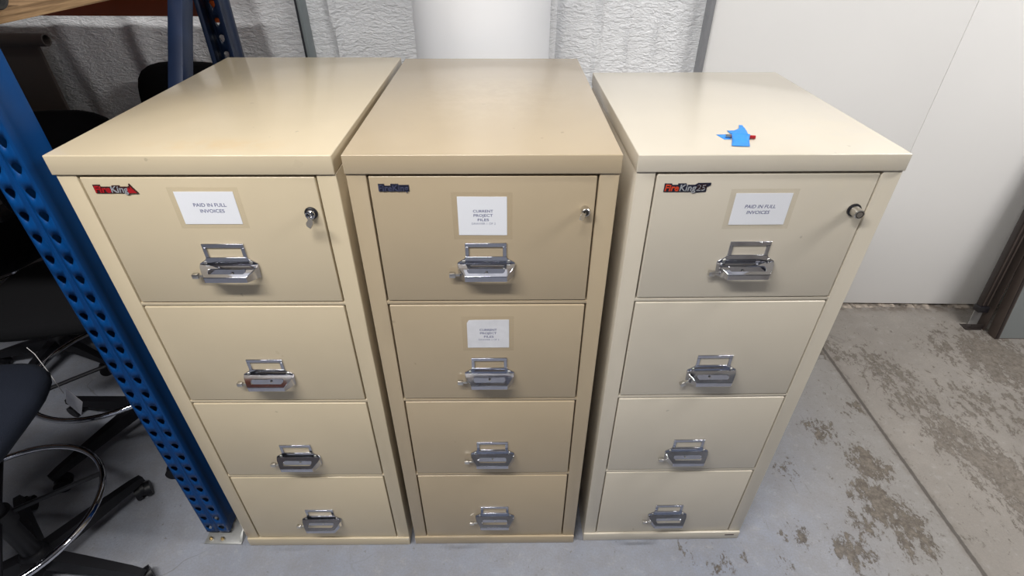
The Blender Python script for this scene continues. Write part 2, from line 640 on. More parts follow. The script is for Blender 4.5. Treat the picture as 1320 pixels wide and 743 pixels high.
# ------------------------------------------------------------------ the setting
RX0, RX1, RY0, RY1 = -4.2, 6.2, -5.0, 2.36
structure(MB().box(RX0, RX1, RY0, RY1 + 0.2, -0.12, 0.0, 'floor').build('floor', smooth=False))
structure(MB().box(RX0, RX1, RY0, RY1 + 0.2, CEIL, CEIL + 0.1, 'ceiling_paint').build('ceiling', smooth=False))
structure(MB().box(RX0 - 0.1, RX0, RY0, RY1 + 0.2, 0, CEIL, 'far_wall').build('wall_left', smooth=False))
structure(MB().box(RX1, RX1 + 0.1, RY0, RY1 + 0.2, 0, CEIL, 'far_wall').build('wall_right', smooth=False))
fr = MB()
fr.box(RX0, -1.0, RY0 - 0.1, RY0, 0, CEIL, 'far_wall')
fr.box(3.4, RX1, RY0 - 0.1, RY0, 0, CEIL, 'far_wall')
fr.box(-1.0, 3.4, RY0 - 0.1, RY0, 3.0, CEIL, 'far_wall')
structure(fr.build('wall_front', smooth=False))


def insulation_wall():
    bm = bmesh.new()
    x0, x1, z0, z1 = RX0, 0.73, 0.0, CEIL
    dx = 0.0125
    nx = int((x1 - x0) / dx)
    zs = [i * 0.016 for i in range(101)] + [1.6 + 0.076 * i for i in range(1, 21)]
    folds = [(-0.735, 0.018, 0.034), (-0.70, 0.010, 0.011), (-1.02, 0.030, 0.018), (-1.18, 0.03, 0.020), (-1.36, 0.035, 0.022), (-1.56, 0.04, 0.020),
             (-1.85, 0.05, 0.02), (-2.2, 0.05, 0.02)]
    creases = [(0.145, 0.012, -0.016), (0.315, 0.008, 0.016), (0.335, 0.005, -0.006), (0.435, 0.007, 0.013), (0.545, 0.007, 0.013), (0.60, 0.006, -0.005), (0.665, 0.01, 0.005)]
    rows = []
    for z in zs:
        row = []
        for i in range(nx + 1):
            x = x0 + (x1 - x0) * i / nx
            wv = mnoise.noise(Vector((x * 2.0, 3.1, z * 1.1)))
            lean = 0.02 * mnoise.noise(Vector((x * 1.3, 9.0, z * 3.2)))
            y = RY1 - 0.03 + 0.010 * wv
            if x < -0.87:
                y += 0.012 * mnoise.noise(Vector(((x + z * 0.10) * 7.0, 1.7, z * 1.0)))
            for (fx, wd, am) in folds:
                d = (x - fx - lean - (0.02 if fx > -0.9 else 0.07) * (1.4 - z)) / wd
                y -= am * math.exp(-d * d)
            for (fx, wd, am) in creases:
                d = (x - fx - 0.6 * lean - 0.03 * (z - 1.3) * (1 if fx > 0.4 else 0.2)) / wd
                y -= am * math.exp(-d * d)
            row.append(bm.verts.new((x, min(y, RY1), min(z, z1))))
        rows.append(row)
    for a, b in zip(rows, rows[1:]):
        for i in range(nx):
            bm.faces.new((a[i], a[i + 1], b[i + 1], b[i]))
    # solid backing behind the facing
    me = bpy.data.meshes.new('wall_back')
    bb = MB()
    bb.bm.free()
    bb.bm = bm
    bb.mats = ['insulation', 'far_wall']
    bb.box(x0, x1, RY1 + 0.01, RY1 + 0.12, 0, CEIL, 'far_wall')
    return bb.build('wall_back', angle=60, recalc=False)


structure(insulation_wall())
pn = MB()
pn.box(0.735, 1.7185, 2.28, 2.34, 0.014, CEIL, 'wall_paint', bevel=0.001)
pn.box(1.7205, 2.98, 2.28, 2.34, 0.014, CEIL, 'wall_paint', bevel=0.001)
pn.box(2.982, 4.24, 2.28, 2.34, 0.014, CEIL, 'wall_paint', bevel=0.001)
pn.box(4.242, RX1, 2.28, 2.34, 0.014, CEIL, 'wall_paint', bevel=0.001)
pn.box(0.735, RX1, 2.345, 2.46, 0, CEIL, 'far_wall')
structure(pn.build('wall_back_panels'))
structure(MB().box(0.717, 0.733, 2.262, 2.345, 0.0, CEIL, 'trim_grey', bevel=0.001).build('trim_1'))
t2 = MB()
t2.box(-0.862, -0.852, 2.262, 2.335, 0, CEIL, 'seal', bevel=0.001)
t2.box(-0.852, -0.840, 2.258, 2.335, 0, CEIL, 'trim_teal', bevel=0.002)
structure(t2.build('trim_2'))


def rubble():
    mb = MB()
    rnd = random.Random(5)
    x = 0.74
    while x < 4.0:
        wd = rnd.uniform(0.015, 0.07)
        if rnd.random() < 0.72:
            y1 = 2.30
            y0 = rnd.uniform(2.246, 2.272)
            h = rnd.uniform(0.003, 0.010)
            mb.hexa([(x, y0, 0), (x + wd, y0 + rnd.uniform(-.008, .008), 0), (x, y1, 0), (x + wd, y1, 0),
                     (x + .004, y0 + .004, h), (x + wd - .004, y0 + .006, h), (x + .003, y1, h), (x + wd - .003, y1, h)], 'debris')
        x += wd
    mb.box(0.74, 4.0, 2.325, 2.338, 0, 0.014, 'seal')
    return mb.build('baseboard_back')


structure(rubble())

# round column against the wall
colm = MB()
colm.lathe([(0.242, 0.0), (0.242, CEIL)], 'white_paint', (-0.138, 2.098, 0), n=96)
tag(colm.build('column', angle=40), 'thick round white painted column against the textured wall behind the middle cabinet', 'column')


# ------------------------------------------------------------------ filing cabinets
def pull_mesh():
    mb = MB()
    c = 'chrome'
    t = -0.0035
    # label frame of the back plate
    mb.prism([(-.043, -.009), (.043, -.009), (.043, 0), (-.043, 0)], XZ, 0, t, c)
    for sgn in (-1, 1):
        mb.prism([(sgn * .0355, -.0325), (sgn * .043, -.0325), (sgn * .043, -.009), (sgn * .0355, -.009)], XZ, 0, t, c)
    mb.prism([(-.043, -.0325), (-.0455, -.038), (-.0605, -.0475), (-.0615, -.0535), (.0615, -.0535), (.0605, -.0475), (.0455, -.038), (.043, -.0325)], XZ, 0, t, c)
    mb.prism([(-.0615, -.0535), (-.047, -.086), (.047, -.086), (.0615, -.0535)], XZ, 0, t + 0.001, c)
    # sloping grip with its slot, as a closed loop of quads
    def gz(y):
        return -.0495 + (y + .0035) * .40
    def SL(pts):
        n = len(pts)
        v = [(a, b, gz(b)) for a, b in pts] + [(a, b, gz(b) - .003) for a, b in pts]
        f = [tuple(range(n)), tuple(range(2 * n - 1, n - 1, -1))] + [(i, i + n, (i + 1) % n + n, (i + 1) % n) for i in range(n)]
        mb._add(v, f, c)
    outer = [(-.0615, -.0035), (0, -.0035), (.0615, -.0035), (.0585, -.012), (.0510, -.024), (.0440, -.0345), (0, -.0345), (-.0440, -.0345), (-.0510, -.024), (-.0585, -.012)]
    inner = [(-.0350, -.0135), (0, -.0135), (.0350, -.0135), (.0385, -.0155), (.0390, -.0210), (.0355, -.0262), (0, -.0262), (-.0355, -.0262), (-.0390, -.0210), (-.0385, -.0155)]
    no = len(outer)
    v = [(a, b, gz(b)) for a, b in outer] + [(a, b, gz(b)) for a, b in inner] + [(a, b, gz(b) - .003) for a, b in outer] + [(a, b, gz(b) - .003) for a, b in inner]
    f = []
    for i in range(no):
        j = (i + 1) % no
        f += [(i, j, no + j, no + i), (2 * no + i, 3 * no + i, 3 * no + j, 2 * no + j), (i, 2 * no + i, 2 * no + j, j), (no + i, no + j, 3 * no + j, 3 * no + i)]
    mb._add(v, f, c)
    # front lip and slanted cheeks
    zf = gz(-.0345)
    mb.hexa([(-.0440, -.0345, zf - .0135), (.0440, -.0345, zf - .0135), (-.0430, -.0315, zf - .0125), (.0430, -.0315, zf - .0125),
             (-.0440, -.0345, zf - .0004), (.0440, -.0345, zf - .0004), (-.0430, -.0315, zf - .0004), (.0430, -.0315, zf - .0004)], c)
    for sgn in (-1, 1):
        mb.hexa([(sgn * .0440, -.0345, zf - .0135), (sgn * .0415, -.0335, zf - .0130), (sgn * .0600, -.0025, -.0820), (sgn * .0570, -.0025, -.0820),
                 (sgn * .0440, -.0345, zf - .0004), (sgn * .0415, -.0335, zf - .0004), (sgn * .0615, -.0025, -.0500), (sgn * .0590, -.0025, -.0500)], c)
    # screws
    for sx in (-.0475, .0475):
        mb.lathe([(0.0040, t), (0.0038, t - .0012), (0.0025, t - .0020), (0.0012, t - .0012)], 'dull_chrome', (sx, 0, -.0445), 14, 'y')
    mb.lathe([(0.0032, t), (0.0030, t - .0015), (0.0015, t - .0020)], 'dull_chrome', (0, 0, -.073), 14, 'y')
    bmesh.ops.recalc_face_normals(mb.bm, faces=list(mb.bm.faces))
    me = bpy.data.meshes.new('drawer_pull')
    mb.bm.to_mesh(me)
    mb.bm.free()
    for k in mb.mats:
        me.materials.append(M[k])
    for p_ in me.polygons:
        p_.use_smooth = True
    me.set_sharp_from_angle(angle=R(30))
    return me


def latch_mesh():
    mb = MB()
    mb.box(-.0785, -.0655, -.018, -.008, -.0765, -.0660, 'dull_chrome', bevel=0.0010, seg=2)
    mb.box(-.0665, -.0555, -.015, -.010, -.0740, -.0690, 'dull_chrome', bevel=0.0008)
    bmesh.ops.recalc_face_normals(mb.bm, faces=list(mb.bm.faces))
    me = bpy.data.meshes.new('thumb_latch')
    mb.bm.to_mesh(me)
    mb.bm.free()
    for k in mb.mats:
        me.materials.append(M[k])
    for p_ in me.polygons:
        p_.use_smooth = True
    me.set_sharp_from_angle(angle=R(35))
    return me


PULL, LATCH = pull_mesh(), latch_mesh()


def place(me, name, parent, loc, rot=(0, 0, 0)):
    o = bpy.data.objects.new(name, me)
    COL.objects.link(o)
    o.parent = parent
    o.location = loc
    o.rotation_euler = rot
    return o


SPLITS = [1.2985, 0.994, 0.6802, 0.3665, 0.040]
GRP = 'four-drawer filing cabinets standing in a row'


def cabinet(label, x, y, rot, W, D, H, mat, pulls, capx=0.0):
    ca, sa = math.cos(rot), math.sin(rot)
    cx, cy = W / 2, D / 2
    root = thing('filing_cabinet', label, 'filing cabinet', (x + cx * ca - cy * sa, y + cx * sa + cy * ca, 0), rot, GRP)
    X = lambda v: v - cx
    Y = lambda v: v - cy
    s = 0.0395
    cap = 1.3015
    b = MB()
    b.box(X(0.0015), X(s), Y(0), Y(D - .004), 0.037, cap, mat, bevel=0.0022)
    b.box(X(W - s), X(W - 0.0015), Y(0), Y(D - .004), 0.037, cap, mat, bevel=0.0022)
    b.box(X(s - .002), X(W - s + .002), Y(0.024), Y(D - .004), 0.037, cap, mat)
    for z in SPLITS[1:4]:
        b.box(X(s - .001), X(W - s + .001), Y(0.0015), Y(0.03), z - .0042, z + .0042, mat, bevel=0.0014)
    b.build('cabinet_body', root)
    pb = MB()
    pb.box(X(0.002), X(W - .002), Y(-.005), Y(D - .004), 0.0, 0.0385, mat, bevel=0.0022)
    pb.build('plinth', root)
    cb = MB()
    cb.box(X(0) + capx, X(W) + capx, Y(-.0035), Y(D), cap, H, mat.replace('paint', 'top'), bevel=0.0022, seg=3)
    cb.build('top_cap', root)
    drawers = []
    for i in range(4):
        zt = SPLITS[i] - (0.002 if i == 0 else 0.0065)
        zb = SPLITS[i + 1] + (0.0065 if i < 3 else 0.0015)
        d = MB()
        d.box(X(s + .0035), X(W - s - .0035), Y(0.0), Y(0.022), zb, zt, mat, bevel=0.0028, seg=3)
        dr = d.build('drawer', root)
        drawers.append(dr)
        px, pz = pulls[i]
        pl = place(PULL, 'pull_handle', dr, (X(px), Y(0), pz))
        bv = pl.modifiers.new('soft edges', 'BEVEL')
        bv.width, bv.segments, bv.limit_method, bv.angle_limit = 0.0007, 2, 'ANGLE', R(40)
        pl['label'] = 'chrome pull handle with card frame'
        la = place(LATCH, 'thumb_latch', dr, (X(px), Y(0), pz))
        la['label'] = 'small metal thumb latch'
    return root, drawers, X, Y


def paper_label(dr, X, Y, x0, x1, z0, z1, lines, mat='paper', tape=0.011, shear=0.0, tilt=0.0, torn=False):
    cx, cz = (x0 + x1) / 2, (z0 + z1) / 2
    t = MB()
    t.box(X(x0 - tape), X(x1 + tape), Y(-.0003), Y(-.0001), z0 - tape * 0.9, z1 + tape * 0.8, 'clear_tape')
    to = t.build('clear_tape', dr, smooth=False)
    to['label'] = 'yellowed clear tape around the paper label'
    mb = MB()
    a = math.tan(tilt) * (x1 - x0) / 2
    pts = [(X(x0), z0 - a), (X(x1), z0 + a), (X(x1), z1 + a), (X(x0), z1 - a)]
    if torn:
        pts = pts[:3] + [(X(x0 + .020), z1 - .0005), (X(x0 + .006), z1 - .001), (X(x0 + .001), z1 - .010)]
    mb.prism(pts, XZ, Y(-.0005), Y(-.0009), mat)
    for (txt, tx, tz, hh, ww, ink) in lines:
        mb.text(txt, hh, ww, X(tx), tz, Y(-.00095), 0.0, ink, shear, 0.012 if ink == 'ink' else 0.0)
    o = mb.build('paper_label', dr, smooth=False)
    o['label'] = 'white paper label printed ' + ' '.join(l[0] for l in lines)
    return o


def lock(dr, X, Y, lx, lz, style):
    mb = MB()
    if style == 'a':
        mb.lathe([(.0130, 0), (.0128, -.0035), (.0105, -.0050)], 'black_plastic', (X(lx), Y(0), lz), 28, 'y')
        mb.lathe([(.0098, -.004), (.0095, -.011), (.0080, -.0125)], 'chrome', (X(lx), Y(0), lz), 28, 'y')
        mb.lathe([(.0062, -.012), (.0060, -.0165), (.0045, -.0172)], 'chrome', (X(lx), Y(0), lz), 20, 'y')
    elif style == 'b':
        mb.lathe([(.0088, 0), (.0086, -.0150), (.0078, -.0160)], 'dull_chrome', (X(lx), Y(0), lz), 28, 'y')
        mb.lathe([(.0060, -.0155), (.0058, -.0166)], 'dark_metal', (X(lx), Y(0), lz), 20, 'y')
    else:
        mb.lathe([(.0138, 0), (.0136, -.0030), (.0110, -.0045)], 'black_plastic', (X(lx), Y(0), lz), 28, 'y')
        mb.lathe([(.0105, -.004), (.0098, -.0215), (.0085, -.0225)], 'dull_chrome', (X(lx), Y(0), lz), 28, 'y')
        mb.lathe([(.0078, -.0222), (.0076, -.0230), (.0050, -.0222)], 'dark_metal', (X(lx), Y(0), lz), 20, 'y')
    lo = mb.build('lock', dr, angle=30)
    lo['label'] = {'a': 'chrome key lock with a black collar', 'b': 'plain metal key lock', 'c': 'round push lock with a black collar'}[style]
    if style in 'ab':
        k = MB()
        e = .0165
        # blade root then the bow, sticking straight out of the barrel
        outl = [(-.0022, 0), (-.0022, .006), (-.0080, .0125), (-.0068, .0190), (0, .0270), (.0068, .0190), (.0080, .0125), (.0022, .006), (.0022, 0)]
        k.prism(outl, lambda a, b, t: (a, -b, t), -.0009, .0009, 'dull_chrome')
        ko = k.build('key', dr, loc=(X(lx), Y(-e), lz))
        ko.rotation_euler = (R(38 if style == 'a' else 34), R(-22 if style == 'a' else 80), 0)
        ko['label'] = 'small flat key left in the lock'


# --- left cabinet (cream)
pa = [(.268, 1.151), (.2668, .829), (.266, .5093), (.2673, .1985)]
ca_, da, XA, YA = cabinet('cream four-drawer filing cabinet beside the blue rack post, key in its top lock', -.8756, .9269, .0225, .5305, .795, 1.3405, 'paint_a', pa, capx=-.0025)
paper_label(da[0], XA, YA, .2100, .3240, 1.1962, 1.2668,
            [('PAID IN FULL', .2715, 1.2385, .0074, .0640, 'ink'), ('INVOICES', .2725, 1.2255, .0074, .0475, 'ink')])
lock(da[0], XA, YA, .4655, 1.2205, 'a')
bd = MB()
bd.prism([(XA(.0625), 1.2640), (XA(.1260), 1.2640), (XA(.1260), 1.2775), (XA(.1130), 1.2775), (XA(.1130), 1.2800), (XA(.0980), 1.2800), (XA(.0980), 1.2775), (XA(.0760), 1.2775), (XA(.0760), 1.2815), (XA(.0625), 1.2815)], XZ, YA(0), YA(-.0015), 'badge_dark')
bd.text('Fire', .0130, .0300, XA(.0790), 1.2725, YA(-.0015), .0012, 'badge_red', 0.1, 0.03)
bd.text('King', .0130, .0320, XA(.1110), 1.2725, YA(-.0015), .0012, 'badge_silver', 0.1, 0.012)
bd.prism([(XA(.1245), 1.2600), (XA(.1280), 1.2640), (XA(.1440), 1.2640), (XA(.1375), 1.2745), (XA(.1330), 1.2835), (XA(.1315), 1.2835), (XA(.1315), 1.2770), (XA(.1295), 1.2790), (XA(.1265), 1.2760), (XA(.1245), 1.2770)], XZ, YA(0), YA(-.0022), 'badge_dark')
bd.prism([(XA(.1262), 1.2650), (XA(.1415), 1.2650), (XA(.1362), 1.2730), (XA(.1335), 1.2785), (XA(.1325), 1.2760), (XA(.1305), 1.2725), (XA(.1290), 1.2765), (XA(.1262), 1.2735)], XZ, YA(-.0022), YA(-.0032), 'badge_red')
bd.build('name_badge', da[0], smooth=False)['label'] = 'red and silver maker badge with a red flame'

# --- middle cabinet (tan)
pb_ = [(.2632, 1.1498), (.263, .8288), (.2644, .5148), (.2655, .205)]
cb_, db, XB, YB = cabinet('tan four-drawer filing cabinet in the middle, white labels on its two upper drawers', -.331, .9416, .0249, .5245, .778, 1.340, 'paint_b', pb_)
paper_label(db[0], XB, YB, .2097, .3075, 1.1680, 1.2540,
            [('CURRENT', .2600, 1.2225, .0058, .0400, 'ink'), ('PROJECT', .2600, 1.2130, .0058, .0385, 'ink'), ('FILES', .2600, 1.2032, .0058, .0225, 'ink'),
             ('DRAWER 1 OF 2', .2605, 1.1945, .0044, .0480, 'ink_light')], tilt=R(-0.4))
paper_label(db[1], XB, YB, .2133, .3113, .8613, .9460,
            [('CURRENT', .2630, .9160, .0062, .0400, 'ink'), ('PROJECT', .2630, .9060, .0062, .0385, 'ink'), ('FILES', .2640, .8955, .0062, .0225, 'ink'),
             ('DRAWER 2 OF 2', .2640, .8862, .0050, .0480, 'ink_light')], mat='paper_worn', torn=True)
lock(db[0], XB, YB, .4625, 1.2255, 'b')
bd = MB()
bd.prism([(XB(.0600), 1.2660), (XB(.1190), 1.2660), (XB(.1190), 1.2790), (XB(.0990), 1.2790), (XB(.0990), 1.2812), (XB(.0840), 1.2812), (XB(.0840), 1.2775), (XB(.0720), 1.2775), (XB(.0720), 1.2812), (XB(.0600), 1.2812)], XZ, YB(0), YB(-.0015), 'badge_navy')
bd.text('FireKing', .0125, .0575, XB(.0893), 1.2730, YB(-.0015), .0012, 'badge_navy_face', 0.0, 0.02)
bd.build('name_badge', db[0], smooth=False)['label'] = 'dark navy maker badge'

# --- right cabinet (putty)
pc_ = [(.2630, 1.1463), (.2608, .826), (.2595, .5085), (.2592, .1926)]
cc_, dc, XC, YC = cabinet('putty grey four-drawer filing cabinet at the open right end, blue tape on its top', .2233, .9621, .0317, .5198, .616, 1.3365, 'paint_c', pc_)
paper_label(dc[0], XC, YC, .2048, .3183, 1.1858, 1.2560,
            [('PAID IN FULL', .2605, 1.2270, .0074, .0620, 'ink'), ('INVOICES', .2590, 1.2140, .0074, .0460, 'ink')], shear=0.15)
lock(dc[0], XC, YC, .4525, 1.2180, 'c')
bd = MB()
bd.prism([(XC(.0595), 1.2600), (XC(.1130), 1.2600), (XC(.1180), 1.2585), (XC(.1430), 1.2600), (XC(.1430), 1.2700), (XC(.1500), 1.2740), (XC(.1500), 1.2785), (XC(.1250), 1.2785), (XC(.1190), 1.2745), (XC(.1020), 1.2745), (XC(.1020), 1.2775), (XC(.0860), 1.2775), (XC(.0860), 1.2745), (XC(.0740), 1.2745), (XC(.0740), 1.2775), (XC(.0595), 1.2775)], XZ, YC(0), YC(-.0015), 'badge_navy')
bd.text('Fire', .0130, .0270, XC(.0750), 1.2690, YC(-.0015), .0012, 'badge_orange', 0.1, 0.02)
bd.text('King', .0130, .0320, XC(.1065), 1.2690, YC(-.0015), .0012, 'badge_silver', 0.1, 0.01)
bd.text('25', .0125, .0165, XC(.1320), 1.2690, YC(-.0015), .0010, 'badge_silver', 0.1, 0.0)
for i in range(3):
    bd.prism([(XC(.1230), 1.2655 + .004 * i), (XC(.1420), 1.2680 + .004 * i), (XC(.1420), 1.2688 + .004 * i), (XC(.1230), 1.2663 + .004 * i)], XZ, YC(-.0015), YC(-.0030), 'badge_dark')
bd.build('name_badge', dc[0], smooth=False)['label'] = 'red and silver maker badge ending in 25'
# its second latch hangs loose
for ch in dc[1].children:
    if ch.name.startswith('thumb_latch'):
        ch.rotation_euler = (0, R(-38), 0)
        ch.location = (ch.location.x - .0557, ch.location.y, ch.location.z + .015)
        ch['label'] = 'small metal thumb latch hanging askew'
sl = MB()
sl.box(XC(.470), XC(.500), YC(-.0056), YC(-.0049), .021, .026, 'badge_dark')
sl.build('serial_plate', cc_, smooth=False)['label'] = 'tiny dark plate on the plinth'


# ------------------------------------------------------------------ blue tape and what it holds
def tape_piece(name, label, pts, zbase, lump):
    """hand-torn strip of tape lying on the cabinet top, humped where it passes over the red stub"""
    mb = MB()
    bm = mb.bm
    vs = [bm.verts.new((a, b, 0)) for a, b in pts]
    bm.faces.new(vs)
    mb.mi('blue_tape')
    bmesh.ops.triangulate(bm, faces=list(bm.faces))
    bmesh.ops.subdivide_edges(bm, edges=list(bm.edges), cuts=5, use_grid_fill=True)
    for v in bm.verts:
        z = zbase + 0.0006
        if lump:
            (ax, ay), (bx, by), rad = lump
            d = Vector((bx - ax, by - ay))
            q = Vector((v.co.x - ax, v.co.y - ay))
            t = max(0, min(1, q.dot(d) / d.length_squared))
            dist = (q - d * t).length
            z += 2 * rad * math.exp(-(dist / (rad * 1.7)) ** 2) + 0.0005
            z += 0.0012 * abs(mnoise.noise(Vector((v.co.x * 60, v.co.y * 60, 0))))
        v.co.z = z
    ob = mb.build(name, recalc=False, angle=80)
    so = ob.modifiers.new('thickness', 'SOLIDIFY')
    so.thickness = 0.0004
    so.offset = 1
    return tag(ob, label, 'tape', 'torn bits of blue tape on the right-hand cabinet top')


TZ = 1.3365
LUMP = ((.4180, 1.0545), (.4745, 1.0470), .0042)
tape_piece('painters_tape', 'larger torn piece of blue masking tape covering a red stub on a cabinet top',
           [(.4116, 1.0076), (.4280, 1.0045), (.4457, 1.0041), (.4550, 1.0350), (.4640, 1.0626), (.4700, 1.0950), (.4722, 1.1281), (.4650, 1.1279),
            (.4600, 1.1100), (.4524, 1.1014), (.4433, 1.0935), (.4297, 1.0945), (.4310, 1.0770), (.4250, 1.0680), (.4230, 1.0400), (.4170, 1.0230)], TZ, LUMP)
tape_piece('painters_tape', 'small pointed scrap of blue masking tape left of the larger piece',
           [(.4010, 1.0720), (.4225, 1.0740), (.4235, 1.0460), (.4090, 1.0440)], TZ, None)
st = MB()
ax, ay = LUMP[0]
bx, by = LUMP[1]
z_ = TZ + .0042
dv = (Vector((bx, by, 0)) - Vector((ax, ay, 0))).normalized()
A_, B_ = Vector((ax, ay, z_)) - dv * .004, Vector((bx, by, z_)) - dv * .004
st.cyl(A_, A_ + dv * .010, .0034, 'dull_chrome', n=16)
st.cyl(A_ + dv * .010, B_, .0036, 'badge_red', n=16)
so_ = st.build('crayon_stub')
tag(so_, 'short red stub with a silver end poking out from under the blue tape', 'pencil stub')


# ------------------------------------------------------------------ blue pallet rack
def teardrop(n_unused, cx, cz):
    pts = []
    # wide round top, narrower bottom; 16 points at fixed angles
    for k in range(16):
        t = 2 * PI * k / 16
        c, s = math.cos(t), math.sin(t)
        if s >= 0:
            rx, rz = .0100, .0085
        else:
            rx, rz = .0100, .0150
        x = rx * c
        z = rz * s
        if s < 0:
            x *= (1 - 0.45 * min(1, -s * 1.05))
        pts.append((cx + x, cz + z + .003))
    return pts


def rect_ring(x0, x1, z0, z1, cx, cz):
    pts = []
    for k in range(16):
        t = 2 * PI * k / 16
        c, s = math.cos(t), math.sin(t)
        hw, hh = (x1 - x0) / 2, (z1 - z0) / 2
        mx, mz = (x0 + x1) / 2, (z0 + z1) / 2
        m_ = max(abs(c), abs(s))
        pts.append((mx + hw * c / m_, mz + hh * s / m_))
    return pts


def upright(parent, xc, yf, facing, H, name='upright_post', mat='rack_blue'):
    """C shaped post, face with paired teardrop holes. facing=-1: holed face looks at -y"""
    mb = MB()
    hw, dep, P = .039, .076, .0522
    mb.mi(mat)
    bm = mb.bm

    def prof(x):
        a = abs(x)
        y = 0.0
        if a < .006:
            y += .0035 * (1 - a / .006)
        if a > .035:
            y += .003 * ((a - .035) / .004) ** 2
        return y

    def V(x, z, extra=0.0):
        return bm.verts.new((xc + x, yf - facing * (prof(x) + extra), z))
    nrow = int(H / P)
    z_first = .022
    for r_ in range(nrow):
        z0 = z_first + r_ * P
        z1 = z0 + P
        for (x0, x1) in ((-.039, -.037), (-.037, -.035), (-.006, 0), (0, .006), (.035, .037), (.037, .039)):
            bm.faces.new([V(x0, z0), V(x1, z0), V(x1, z1), V(x0, z1)])
        for (x0, x1, c) in ((-.035, -.006, -.0205), (.006, .035, .0205)):
            o_ = [V(a, b) for a, b in rect_ring(x0, x1, z0, z1, c, (z0 + z1) / 2)]
            i_ = [V(a, b) for a, b in teardrop(0, c, (z0 + z1) / 2)]
            for k in range(16):
                j = (k + 1) % 16
                bm.faces.new([o_[k], o_[j], i_[j], i_[k]])
        # side webs and return lips
        for sg in (-1, 1):
            x = sg * hw
            yy = [.003, .020, .024, .058, .062, dep]
            xo = [0, 0, -.0025, -.0025, 0, 0]
            for (a, b, xa, xb) in zip(yy, yy[1:], xo, xo[1:]):
                q = [bm.verts.new((xc + x + sg * xx, yf - facing * yv, zz)) for (yv, zz, xx) in ((a, z0, xa), (b, z0, xb), (b, z1, xb), (a, z1, xa))]
                bm.faces.new(q)
            q = [bm.verts.new((xc + xx, yf - facing * dep, zz)) for (xx, zz) in ((x, z0), (x - sg * .014, z0), (x - sg * .014, z1), (x, z1))]
            bm.faces.new(q)
    bmesh.ops.remove_doubles(bm, verts=list(bm.verts), dist=.00005)
    ob = mb.build(name, parent, angle=50)
    so = ob.modifiers.new('gauge', 'SOLIDIFY')
    so.thickness = .002
    so.offset = -1
    return ob


rack = thing('pallet_rack', 'blue steel pallet rack with orange beams left of the cabinets', 'storage rack', (-.989, 1.45, 0))
RXc = 0.0
RL = lambda x, y: (x + .989, y - 1.45)
upright(rack, 0.0, .955 - 1.45, -1, 2.7)
upright(rack, 0.0, 1.944 - 1.45, 1, 2.7, mat='rack_blue_shaded')['label'] = 'blue rear post with shade put into its colour'


for (yf, sg) in ((.955, 1), (1.944, -1)):
    fp = MB()
    y0 = yf - 1.45
    a, b = sorted((y0 - sg * .031, y0 + sg * .10))
    fp.box(-.036, .087, a, b, 0.0, .007, 'galv', bevel=.0012)
    if sg == 1:
        fp.hexa([(.077, a + .006, .006), (.087, a + .006, .006), (.077, b - .02, .006), (.087, b - .02, .006),
                 (.082, a + .03, .028), (.086, a + .03, .028), (.082, b - .02, .040), (.086, b - .02, .040)], 'galv')
    fo = fp.build('foot_plate', rack)
    fo['label'] = 'bare galvanised foot plate'
    for bxx in (-.018, .020):
        bo = MB()
        by_ = y0 - sg * .017
        bo.lathe([(.0085, .007), (.0085, .0085)], 'galv', (bxx, by_, 0), 20)
        bo.lathe([(.0062, .0085), (.0062, .014), (.0048, .0150)], 'brass', (bxx, by_, 0), 6)
        bo.lathe([(.0030, .0150), (.0030, .0200)], 'brass', (bxx, by_, 0), 12)
        b_ = bo.build('anchor_bolt', fo, angle=20)
        b_['label'] = 'yellowish anchor bolt'


def bar(parent, p0, p1, wx, wn, name):
    """rectangular bar in the frame plane between two (y,z) points; wx along x, wn across"""
    mb = MB()
    p0, p1 = Vector(p0), Vector(p1)
    d = (p1 - p0).normalized()
    n_ = Vector((-d.y, d.x))
    x0, x1 = wx
    v = []
    for p in (p0, p1):
        for s_ in (-1, 1):
            for x in (x0, x1):
                q = p + n_ * s_ * wn / 2
                v.append((x, q.x, q.y))
    v = [v[0], v[1], v[2], v[3], v[4], v[5], v[6], v[7]]
    mb.hexa(v, 'rack_blue_shaded', bevel=.003)
    return mb.build(name, parent)


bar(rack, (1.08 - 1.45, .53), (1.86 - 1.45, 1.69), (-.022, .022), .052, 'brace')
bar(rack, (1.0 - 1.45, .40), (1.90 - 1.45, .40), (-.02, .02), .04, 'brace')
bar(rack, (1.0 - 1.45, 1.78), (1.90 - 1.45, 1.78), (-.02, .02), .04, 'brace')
# the far frame that carries the other beam ends, out of the picture to the left
upright(rack, -2.42, .955 - 1.45, -1, 2.7)
upright(rack, -2.42, 1.944 - 1.45, 1, 2.7)
for (y0, y1) in ((.898, .952), (1.947, 2.0)):
    bmb = MB()
    bmb.box(-2.38, -.045, y0 - 1.45, y1 - 1.45, 1.418, 1.522, 'rack_orange', bevel=.006, seg=3)
    bmb.box(-.047, .030 if y0 > 1 else .036, y0 - 1.45 + (.046 if y0 < 1 else 0), y1 - 1.45 - (0 if y0 < 1 else .046), 1.40, 1.60, 'rack_orange', bevel=.002)
    bo = bmb.build('beam', rack)
    bo['label'] = 'orange shelf beam'

